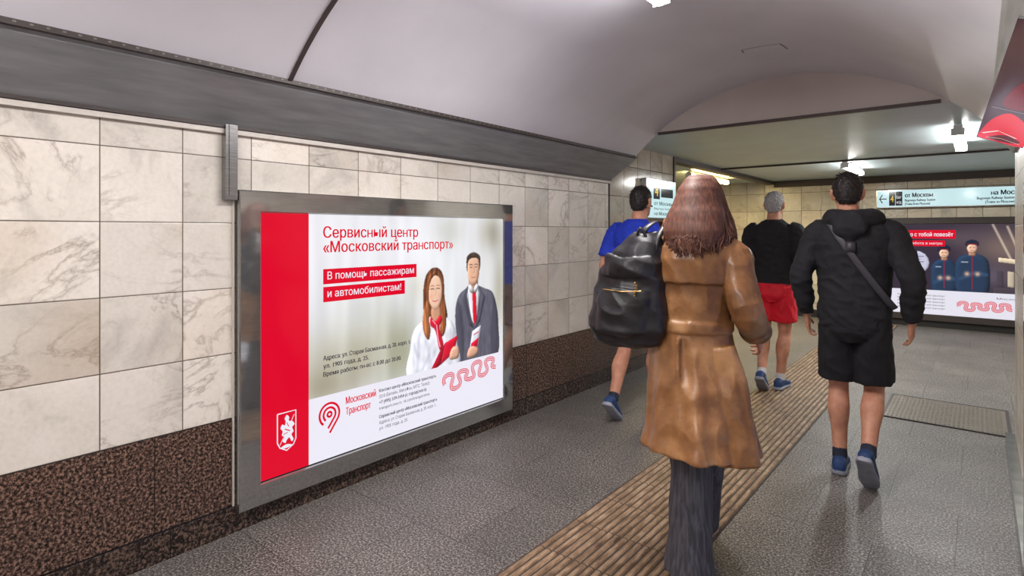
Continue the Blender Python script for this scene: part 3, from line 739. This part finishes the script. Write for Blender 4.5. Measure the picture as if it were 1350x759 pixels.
def head(mb, ex, c, s=1.0, mi_skin=0, mats=(1, 2, 3), yaw=0, hairm=None, hs=1.0):
    c = V(c); Rz = Matrix.Rotation(yaw, 3, 'Z')
    def tp(p): return c+Rz @ (V(p)*s)
    prof = [(.0, .058, .026, .022), (.012, .05, .042, .04), (.035, .03, .055, .064), (.06, .012, .064, .084), (.09, .0, .071, .094), (.125, -.004, .0755, .099), (.16, -.006, .077, .100), (.19, -.006, .071, .092), (.215, -.006, .056, .073), (.232, -.006, .034, .044), (.24, -.006, .012, .016)]
    rings = []
    for z, cy, rx, ry in prof:
        rings.append([tp((rx*math.cos(2*math.pi*j/24), cy+ry*math.sin(2*math.pi*j/24), z)) for j in range(24)])
    mb.rings(rings, mi_skin)
    mb.tube([tp((0, .090, .130)), tp((0, .104, .105)), tp((0, .112, .088))], [.009*s, .011*s, .014*s], mi_skin, n=10, sub=2)
    for sx in (-1, 1):
        mb.tube([tp((sx*.077, -.004, .082)), tp((sx*.086, -.012, .11)), tp((sx*.087, -.018, .14))], [(.007, .012), (.009, .019), (.008, .015)], mi_skin, n=10, sub=2)
        ex.sphere(tp((sx*.031, .083, .122)), .0125*s, mats[1], 10)
        ex.sphere(tp((sx*.031, .0925, .122)), .0058*s, mats[2], 8)
        ex.tube([tp((sx*.016, .096, .143)), tp((sx*.033, .094, .148)), tp((sx*.050, .082, .142))], [.003*s]*3, mats[2], n=6, sub=2)
    ex.tube([tp((-.024, .088, .052)), tp((0, .096, .055)), tp((.024, .088, .052))], [.004*s, .006*s, .004*s], mats[0], n=8, sub=3)
    if hairm is not None:
        pr = [(.052, -.050, .040, .042), (.075, -.040, .060, .060), (.10, -.028, .070, .076), (.13, -.020, .0785, .086), (.16, -.013, .081, .096), (.185, -.010, .0775, .098), (.21, -.006, .066, .086), (.235, -.004, .046, .062), (.250, -.004, .018, .026)]
        rings = [[tp((rx*math.cos(2*math.pi*j/28), cy+ry*math.sin(2*math.pi*j/28), z)) for j in range(28)] for z, cy, rx, ry in pr]
        mb.rings(rings, hairm)
        rr = random.Random(5)
        for i in range(420):
            a = rr.uniform(0, 2*math.pi); z = rr.uniform(.07, .243)
            k = 0
            while pr[k+1][0] < z and k < len(pr)-2: k += 1
            t = (z-pr[k][0])/(pr[k+1][0]-pr[k][0]); q = [pr[k][j]*(1-t)+pr[k+1][j]*t for j in range(4)]
            ca, sa = math.cos(a), math.sin(a)
            if z < .13 and sa > .2: continue
            p = V((q[2]*ca*.97, q[1]+q[3]*sa*.97, z)); d = V((ca*.35+rr.uniform(-.3, .3), sa*.35+rr.uniform(-.1, .5), -.6+z*5*rr.uniform(.4, 1.0)-.2)); d.normalize()
            ln = .012+.010*max(0, (z-.15)/.1)
            ex.tube([tp(p), tp(p+d*ln*.6), tp(p+d*ln)], [.0028, .0022, .0008], hairm, ref=(.3, .4, .9), n=4, sub=1, cap=False)

def shoe(mb, ank, pitch, mi, mis, yaw=0, s=1.0):
    ank = V(ank); Mx = Matrix.Rotation(yaw, 3, 'Z') @ Matrix.Rotation(-pitch, 3, 'X')
    def tp(x, y, z): return ank+Mx @ (V((x, y, z-.085))*s)
    prof = [(-.085, .020, .045), (-.075, .034, .075), (-.05, .039, .092), (-.01, .038, .098), (.035, .040, .085), (.08, .046, .066), (.125, .049, .054), (.165, .042, .045), (.19, .028, .036), (.20, .012, .03)]
    rings = []; rs = []
    for y, w, h in prof:
        r = []
        for j in range(16):
            a = 2*math.pi*j/16; ca, sa = math.cos(a), math.sin(a)
            zc = (h+.018)/2; rz = (h-.018)/2+.006
            x = math.copysign(abs(ca)**.8, ca)*w; z = zc+math.copysign(abs(sa)**.8, sa)*rz
            r.append(tp(x, y, z))
        rings.append(r)
        rs.append([tp(math.copysign(abs(math.cos(2*math.pi*j/16))**.5, math.cos(2*math.pi*j/16))*(w+.005), y*1.03, .013+math.copysign(abs(math.sin(2*math.pi*j/16))**.4, math.sin(2*math.pi*j/16))*.013) for j in range(16)])
    mb.rings(rings, mi); mb.rings(rs, mis)

def finish(name, mb, ex, mats, loc, rotz, wr, voxel=.0055, scale=1.0):
    """remesh into one continuous skin, transfer materials, add wrinkles (amp, fxy, fz), join extras"""
    src = mb.obj('tmp', mats)
    sv = [v.co.copy() for v in src.data.vertices]; sp = [tuple(p.vertices) for p in src.data.polygons]; sm = [p.material_index for p in src.data.polygons]
    bvh = BVHTree.FromPolygons(sv, sp)
    md = src.modifiers.new('r', 'REMESH'); md.mode = 'VOXEL'; md.voxel_size = voxel; md.use_smooth_shade = True
    md = src.modifiers.new('s', 'SMOOTH'); md.factor = .5; md.iterations = 3
    dg = bpy.context.evaluated_depsgraph_get(); dg.update()
    me = bpy.data.meshes.new_from_object(src.evaluated_get(dg))
    bpy.data.objects.remove(src)
    mi = []
    va = [None]*len(me.vertices)
    for p in me.polygons:
        r = bvh.find_nearest(p.center); k = sm[r[2]] if r[2] is not None else 0
        mi.append(k)
        for v in p.vertices: va[v] = wr.get(k)
    nrm = [v.normal.copy() for v in me.vertices]
    for i, v in enumerate(me.vertices):
        if va[i]:
            a, fx, fz = va[i]; c = v.co
            n1 = noise.noise(V((c.x*fx, c.y*fx, c.z*fz+c.x*fx*.6))); n2 = noise.noise(V((c.x*fx*2.4+5, c.y*fx*2.4, c.z*fz*2)))
            v.co = c+nrm[i]*a*((1-abs(n1)*2.6)*.9+n2*.45)
    vs = [v.co.copy() for v in me.vertices]; fs = [tuple(p.vertices) for p in me.polygons]
    out = MB(); out.v = vs; out.f = [list(f) for f in fs]; out.m = mi
    base = len(vs); out.v += ex.v; out.f += [[base+i for i in f] for f in ex.f]; out.m += ex.m
    ob = out.obj(name, mats, True, fixn=False)
    bpy.data.meshes.remove(me)
    ob.location = loc; ob.rotation_euler = (0, 0, rotz); ob.scale = (scale,)*3
    return ob

def leg_skin(mb, hip, knee, ank, mi):
    hip, knee, ank = V(hip), V(knee), V(ank)
    calf = knee.lerp(ank, .30)+V((0, -.020, 0))
    mb.tube([hip, hip.lerp(knee, .5), knee, calf, knee.lerp(ank, .65), ank], [.085, .072, .054, .061, .044, .035], mi, n=16, sub=4)

def man(name, loc, rotz, P, cols, sleeve='long', hood=False, bag=False, hem=.8, scale=1.0):
    mats = [SKIN, M_lip, M_eye, M_iris]+cols
    TOP, SH, SHOE, SOLE, HAIR, SOCK = range(4, 10)
    mb = MB(); ex = MB()
    hx = P.get('head', (0, .02))
    mb.tube([(0, -.01, 1.44), (hx[0]*.6, .0, 1.53), (hx[0], hx[1], 1.63)], [.075, .062, .058], 0, n=16)
    head(mb, ex, (hx[0], hx[1], 1.565), .98, 0, (1, 2, 3), P.get('yaw', 0), HAIR)
    tors = [(.90, 0, .0, .168, .125), (.96, 0, 0, .176, .132), (1.06, 0, .0, .168, .125), (1.18, 0, .005, .176, .122), (1.32, 0, .0, .200, .130), (1.41, 0, -.005, .208, .125), (1.47, 0, -.008, .185, .105), (1.51, 0, -.008, .125, .085), (1.545, 0, -.004, .074, .07)]
    if hood: tors = [(z, cx_, cy_, rx+.018, ry+.018) for z, cx_, cy_, rx, ry in tors]
    mb.loft(tors, TOP)
    if hood:
        mb.tube([(-.115, .03, 1.50), (-.10, -.07, 1.53), (0, -.115, 1.515), (.10, -.07, 1.53), (.115, .03, 1.50)], [(.04, .05), (.05, .055), (.058, .062), (.05, .055), (.04, .05)], TOP, ref=(0, 0, 1), n=14)
        mb.tube([(0, -.13, 1.53), (0, -.155, 1.46), (0, -.145, 1.40)], [(.10, .045), (.085, .04), (.03, .02)], TOP, ref=(1, 0, 0))
        mb.loft([(.885, 0, 0, .186, .143), (.93, 0, 0, .188, .145)], TOP, sub=1)
    for k, sx in (('L', -1), ('R', 1)):
        sh, el, wr_ = [V(q) for q in P['arm'+k]]
        mb.tube([sh, sh.lerp(el, .5), el, el.lerp(wr_, .35), wr_], [.056, .050, .041, .043, .027], 0, n=14)
        if sleeve == 'long':
            mb.tube([sh+V((-sx*.04, 0, .0)), sh+V((sx*.012, 0, -.03)), sh.lerp(el, .5), el, el.lerp(wr_, .5), wr_.lerp(el, .06)], [.078, .078, .070, .062, .056, .044], TOP, n=16, cap=False)
        else:
            mb.tube([sh+V((-sx*.04, 0, .0)), sh+V((sx*.012, 0, -.03)), sh.lerp(el, .78)], [.078, .076, .072], TOP, n=16, cap=False)
        d = (wr_-el).normalized()
        hand(mb, ex, wr_+d*.01, (d+V((0, .15, -.35))), V((-sx, .2, 0)), V((0, 1, .1)), 0, 1.0, .55)
    for k, sx in (('L', -1), ('R', 1)):
        hip, kn, an, pit = P['leg'+k]
        hip, kn, an = V(hip), V(kn), V(an)
        leg_skin(mb, hip, kn, an, 0)
        end = hip.lerp(kn, hem)
        mb.tube([hip+V((0, 0, .03)), hip.lerp(kn, .35), end], [(.098, .118), (.102, .112), (.108, .108)], SH, n=20, cap=False)
        mb.tube([an+(kn-an)*.13, an], [.040, .042], SOCK, n=14, cap=False)
        shoe(mb, an, pit, SHOE, SOLE, sx*-.08)
    mb.loft([(.80, 0, 0, .12, .11), (.86, 0, -.005, .172, .138), (.95, 0, -.004, .175, .132), (1.0, 0, 0, .168, .125)], SH)
    if bag:
        st = []
        for i in range(22):
            t = i/21; z = 1.53-.52*t; x = -.13+.34*t
            ry = .146 if z < 1.42 else .146-(z-1.42)*.45
            xx = max(-1, min(1, x/.222)); st.append((x, -ry*math.sqrt(max(.05, 1-xx*xx))-.014, z))
        ex.tube(st, [(.020, .004)]*22, 10, ref=(1, 0, .6), n=8, sub=1)
        ex.box((-.022, -.166, 1.33), (.03, -.148, 1.39), 10)
    return finish(name, mb, ex, mats+[M_strap], loc, rotz, {TOP: (.007, 9, 15), SH: (.007, 11, 9), HAIR: (.004, 45, 45)}, scale=scale)

M_strap = flat('webbing_strap', C(58, 55, 62), .5)
black = cloth('black_cotton', C(24, 23, 29)); black2 = cloth('black_shorts', C(18, 18, 24)); navy = cloth('shoe_navy', C(26, 60, 108), .6)
white_r = cloth('sole_white', C(150, 154, 166), .6); hair_d = cloth('hair_dark', C(30, 23, 20), .6, .5, 60); red_c = cloth('red_shorts', C(220, 10, 42), .7)
blue_c = cloth('blue_tshirt', C(20, 52, 186), .8); hair_g = cloth('hair_grey', C(176, 174, 176), .6, .3, 60); sock = cloth('sock_dark', C(34, 40, 58)); denim = cloth('brown_shorts', C(116, 82, 76))
sockw = cloth('sock_white', C(206, 206, 210))

man('walking_man', (-.58, 3.94, 0), 0.02, dict(head=(-.035, .03), yaw=.15,
    armL=((-.185, 0, 1.455), (-.275, -.05, 1.18), (-.265, .06, .93)), armR=((.185, 0, 1.455), (.295, -.08, 1.18), (.285, .03, .93)),
    legL=((-.085, 0, .92), (-.085, .05, .51), (-.07, -.01, .0865), 0.0), legR=((.09, 0, .92), (.10, .05, .51), (.10, -.24, .20), .85)),
    [black, black2, navy, white_r, hair_d, sock], 'long', True, True, .87)
man('walking_man', (-1.456, 5.57, .011), 0.0, dict(head=(0, .03),
    armL=((-.18, 0, 1.455), (-.245, -.03, 1.18), (-.20, .14, 1.02)), armR=((.18, 0, 1.455), (.24, -.02, 1.18), (.20, .16, 1.04)),
    legL=((-.085, 0, .92), (-.08, -.01, .50), (-.05, -.20, .16), .6), legR=((.085, 0, .92), (.08, .06, .505), (.05, .02, .0865), 0.0)),
    [cloth('black_sweater', C(28, 25, 31)), red_c, navy, white_r, hair_g, sockw], 'long', False, False, .70)
man('walking_man', (-2.09, 4.11, 0), 0.0, dict(head=(.02, .03),
    armL=((-.18, 0, 1.455), (-.25, -.08, 1.18), (-.27, -.02, .93)), armR=((.18, 0, 1.455), (.24, .05, 1.19), (.22, .22, 1.02)),
    legL=((-.085, 0, .92), (-.08, -.06, .51), (-.06, -.28, .17), .7), legR=((.085, 0, .92), (.09, .12, .52), (.08, .16, .0865), 0.0)),
    [blue_c, denim, navy, white_r, hair_d, sock], 'short', False, False, .80)

# ---- woman in a leather coat
leather = NT('brown_leather'); _n = leather.noise(leather.pos(), 6, 6, .6)
_c = leather.ramp(_n, [(.3, C(92, 58, 34)), (.52, C(140, 96, 58)), (.75, C(184, 138, 92))]); leather.bump(leather.noise(leather.pos(), 110, 4), .2, .003)
leather = leather.fin(_c, .34)
pants = NT('grey_wool')
_s = pants.ramp(pants.noise(pants.vmath('MULTIPLY', pants.pos(), (30, 30, .6)), 3, 3), [(.4, C(56, 55, 62)), (.65, C(86, 84, 92))])
pants = pants.fin(_s, .85)
def hairmat(name, a, b_, c_):
    m = NT(name); n_ = m.noise(m.vmath('MULTIPLY', m.pos(), (14, 14, 2)), 9, 4)
    return m.fin(m.ramp(n_, [(.3, C(*a)), (.55, C(*b_)), (.75, C(*c_))]), .58)
hairw = hairmat('auburn_hair', (60, 34, 26), (94, 56, 42), (120, 76, 58)); hairl = hairmat('auburn_hair_light', (94, 58, 44), (122, 80, 62), (150, 106, 84))
mats = [SKIN, M_lip, M_eye, M_iris, leather, pants, cloth('black_shoe', C(24, 22, 24), .4), hairw, flat('gold_metal', C(190, 150, 90), .3, .9), M_strap, hairl]
CO, PA, SHO, HA, GO, ST, HL = 4, 5, 6, 7, 8, 9, 10
mb = MB(); ex = MB()
hc = V((.035, .02, 1.435))
mb.tube([(0, -.01, 1.36), (.02, .0, 1.42), (.035, .01, 1.50)], [.06, .052, .052], 0)
head(mb, ex, hc, .93, 0, (1, 2, 3), -.1)
def fold(a, z):
    k = max(0, min(1, (1.02-z)/.42))
    return k*(.060*math.sin(5*a+1.2)+.040*math.sin(9*a+.8)+.025*math.sin(14*a))
mb.loft([(.575, .045, -.03, .215, .205), (.66, .040, -.02, .200, .190), (.80, .02, -.01, .184, .165), (.93, .005, 0, .172, .142), (1.04, 0, 0, .158, .124), (1.08, 0, 0, .156, .120), (1.18, 0, 0, .168, .122), (1.30, 0, 0, .184, .123), (1.375, 0, -.005, .176, .108), (1.415, .005, -.008, .125, .09), (1.445, .01, -.008, .078, .075)], CO, n=96, fold=fold, sub=6)
mb.tube([(.12, -.05, .98), (.165, -.07, .80), (.225, -.11, .56)], [(.07, .045), (.09, .045), (.080, .035)], CO, ref=(1, 0, 0), cap=False)
mb.loft([(1.04, 0, 0, .168, .134), (1.08, 0, 0, .166, .131)], CO, n=40, sub=1)
mb.tube([(-.085, .05, 1.43), (-.075, -.06, 1.455), (.01, -.10, 1.45), (.09, -.06, 1.455), (.095, .05, 1.43)], [(.035, .02), (.042, .022), (.045, .024), (.042, .022), (.035, .02)], CO, ref=(0, 0, 1))
mb.loft([(1.235, 0, -.004, .186, .137), (1.33, 0, -.004, .194, .135), (1.38, 0, -.006, .180, .118)], CO, n=40)
mb.tube([(0, -.135, 1.02), (.01, -.155, .85), (.03, -.20, .60)], [(.006, .012)]*3, CO, ref=(1, 0, 0), cap=False)
for sx, el, wr_ in ((-1, V((-.235, .0, 1.14)), V((-.20, .20, 1.06))), (1, V((.238, -.05, 1.13)), V((.215, .16, 1.02)))):
    sh = V((sx*.158, 0, 1.352))
    mb.tube([sh, el, wr_], [.045, .038, .024], 0)
    mb.tube([sh+V((-sx*.035, 0, .0)), sh+V((sx*.012, 0, -.02)), sh.lerp(el, .5), el, el.lerp(wr_, .5), wr_.lerp(el, .08)], [.070, .070, .062, .058, .054, .050], CO, n=18, cap=False)
    mb.tube([wr_.lerp(el, .30), wr_.lerp(el, .16)], [.060, .060], CO, n=18, cap=False)
    d = (wr_-el).normalized(); hand(mb, ex, wr_, d+V((0, 0, -.2)), V((-sx, 0, -.2)), V((0, .2, 1)), 0, .88, .7)
for sx, hip, kn, an, pit in ((-1, (-.04, 0, .84), (.0, .0, .46), (.01, -.05, .0865), 0.0), (1, (.05, 0, .84), (.0, .17, .50), (-.09, .32, .12), -.25)):
    hip, kn, an = V(hip), V(kn), V(an)
    mb.tube([hip, hip.lerp(kn, .5), kn, kn.lerp(an, .5), an+V((0, 0, -.02))], [.095, .088, .080, .084, .096], PA, n=24, cap=False)
    mb.tube([kn, an], [.04, .035], 0); shoe(mb, an, pit, SHO, SHO, 0, .9)
mb.loft([(1.375, .035, -.095, .095, .045), (1.44, .033, -.072, .124, .072), (1.50, .033, -.048, .116, .084), (1.56, .035, -.020, .097, .092), (1.61, .035, -.01, .082, .088), (1.65, .035, -.008, .057, .064), (1.670, .035, -.008, .02, .025)], HA, n=32)
random.seed(3)
for i in range(700):
    a = random.uniform(-math.pi*.5-2.15, -math.pi*.5+2.15)
    ca, sa = math.cos(a), math.sin(a); kx = random.uniform(.97, 1.05)
    c = hc+V((0, -.008, 0))
    end = random.uniform(-.06, .02)
    w1, w2, w3, w4 = (random.uniform(-q, q) for q in (.008, .013, .018, .022))
    ph = a*2.5+random.uniform(-.6, .6); wv = lambda t: .008*math.sin(ph+t*2.6)
    back = max(0, -sa); tx, ty = -sa, ca
    r0 = random.uniform(.002, .03)
    pts = [c+V((ca*r0+random.uniform(-.008, .008), sa*r0-.01, .232)), c+V((ca*.058*kx, sa*.062*kx, .214)), c+V((ca*.086*kx, sa*.094*kx, .15)), c+V((ca*.100*kx+w1+tx*wv(1), sa*.098*kx+ty*wv(1), .085)),
           c+V((ca*.118*kx+w2+tx*wv(2), sa*(.102+.02*back)+w1*.6+ty*wv(2), .03)), c+V((ca*.128*kx+w3+tx*wv(3), sa*(.118+.025*back)-.012, -.02+end*.4)), c+V((ca*.112+w4+tx*wv(4), sa*.13-.028, -.040+end))]
    ex.tube(pts, [.003, .0045, .0045, .0044, .0042, .0036, .001], HL if random.random() < .22 else HA, ref=(ca*.3+.3, 1, .2), n=4, sub=3, cap=False)
w_ob = finish('walking_woman', mb, ex, mats, (-.915, 2.28, .011), 0.02, {CO: (.0055, 13, 7), PA: (.005, 12, 5)}, .0055)

bl = NT('black_leather'); bl.bump(bl.noise(bl.pos(), 60, 4), .3, .004)
bl = bl.fin(bl.ramp(bl.noise(bl.pos(), 10, 3), [(.3, C(18, 16, 19)), (.7, C(38, 36, 42))]), .42)
mb = MB(); ex = MB()
def sag(a, z): return .06*math.sin(4*a+6*z)+.04*math.sin(7*a+9*z)
mb.loft([(-.24, -.02, .0, .095, .05), (-.22, -.02, .0, .150, .085), (-.16, -.015, 0, .176, .108), (-.06, 0, 0, .168, .105), (.06, .01, 0, .145, .09), (.15, .03, 0, .108, .068), (.20, .045, 0, .072, .04), (.232, .055, 0, .045, .02)], 0, n=48, power=2.2, fold=sag)
mb.loft([(-.19, -.02, -.075, .08, .03), (-.17, -.02, -.085, .105, .045), (-.06, -.01, -.085, .11, .045), (.0, 0, -.078, .10, .035)], 0, n=32, power=2.4)
mb.tube([(-.09, -.07, .10), (0.01, -.10, .085), (.11, -.07, .10)], [(.045, .012)]*3, 0, ref=(0, 0, 1))
ex.tube([(.04, -.02, .21), (.065, -.02, .250), (.085, .03, .275), (.09, .10, .268), (.07, .16, .20), (.03, .14, .08), (0, .08, -.02)], [(.013, .004)]*7, 0, ref=(1, 0, 0), n=8)
ex.tube([(.10, -.04, .13), (.115, -.02, .215), (.125, .05, .268), (.12, .12, .25), (.09, .15, .12), (.05, .08, 0)], [(.011, .004)]*6, 0, ref=(1, 0, 0), n=8)
ex.tube([(.03, -.03, .215), (.045, -.04, .25), (.07, -.03, .21)], [.006]*3, 0, n=8)
for i in range(10): ex.sphere((.055+.004*math.sin(i), -.124+.001*i, .03-.010*i), .0055, 1, 6)
ex.tube([(-.08, -.126, .0), (0, -.130, -.005), (.08, -.124, .0)], [.0025]*3, 1, n=6)
finish('shoulder_bag', mb, ex, [bl, mats[8]], (-1.12, 2.165, 1.215), .12, {0: (.008, 8, 11)}, .005)

# ------------------------------------------------------------ camera and world
cd = bpy.data.cameras.new('camera'); cd.lens = 20; cd.sensor_width = 36; cd.shift_y = -74.5/1350; cd.clip_start = .02
cam = bpy.data.objects.new('camera', cd); cam.location = (0, 0, 1.45); cam.rotation_euler = (math.radians(90), 0, math.radians(39.35))
sc.collection.objects.link(cam); sc.camera = cam
w = bpy.data.worlds.new('world'); sc.world = w; w.use_nodes = True; w.node_tree.nodes['Background'].inputs[0].default_value = (.5, .5, .55, 1); w.node_tree.nodes['Background'].inputs[1].default_value = .3
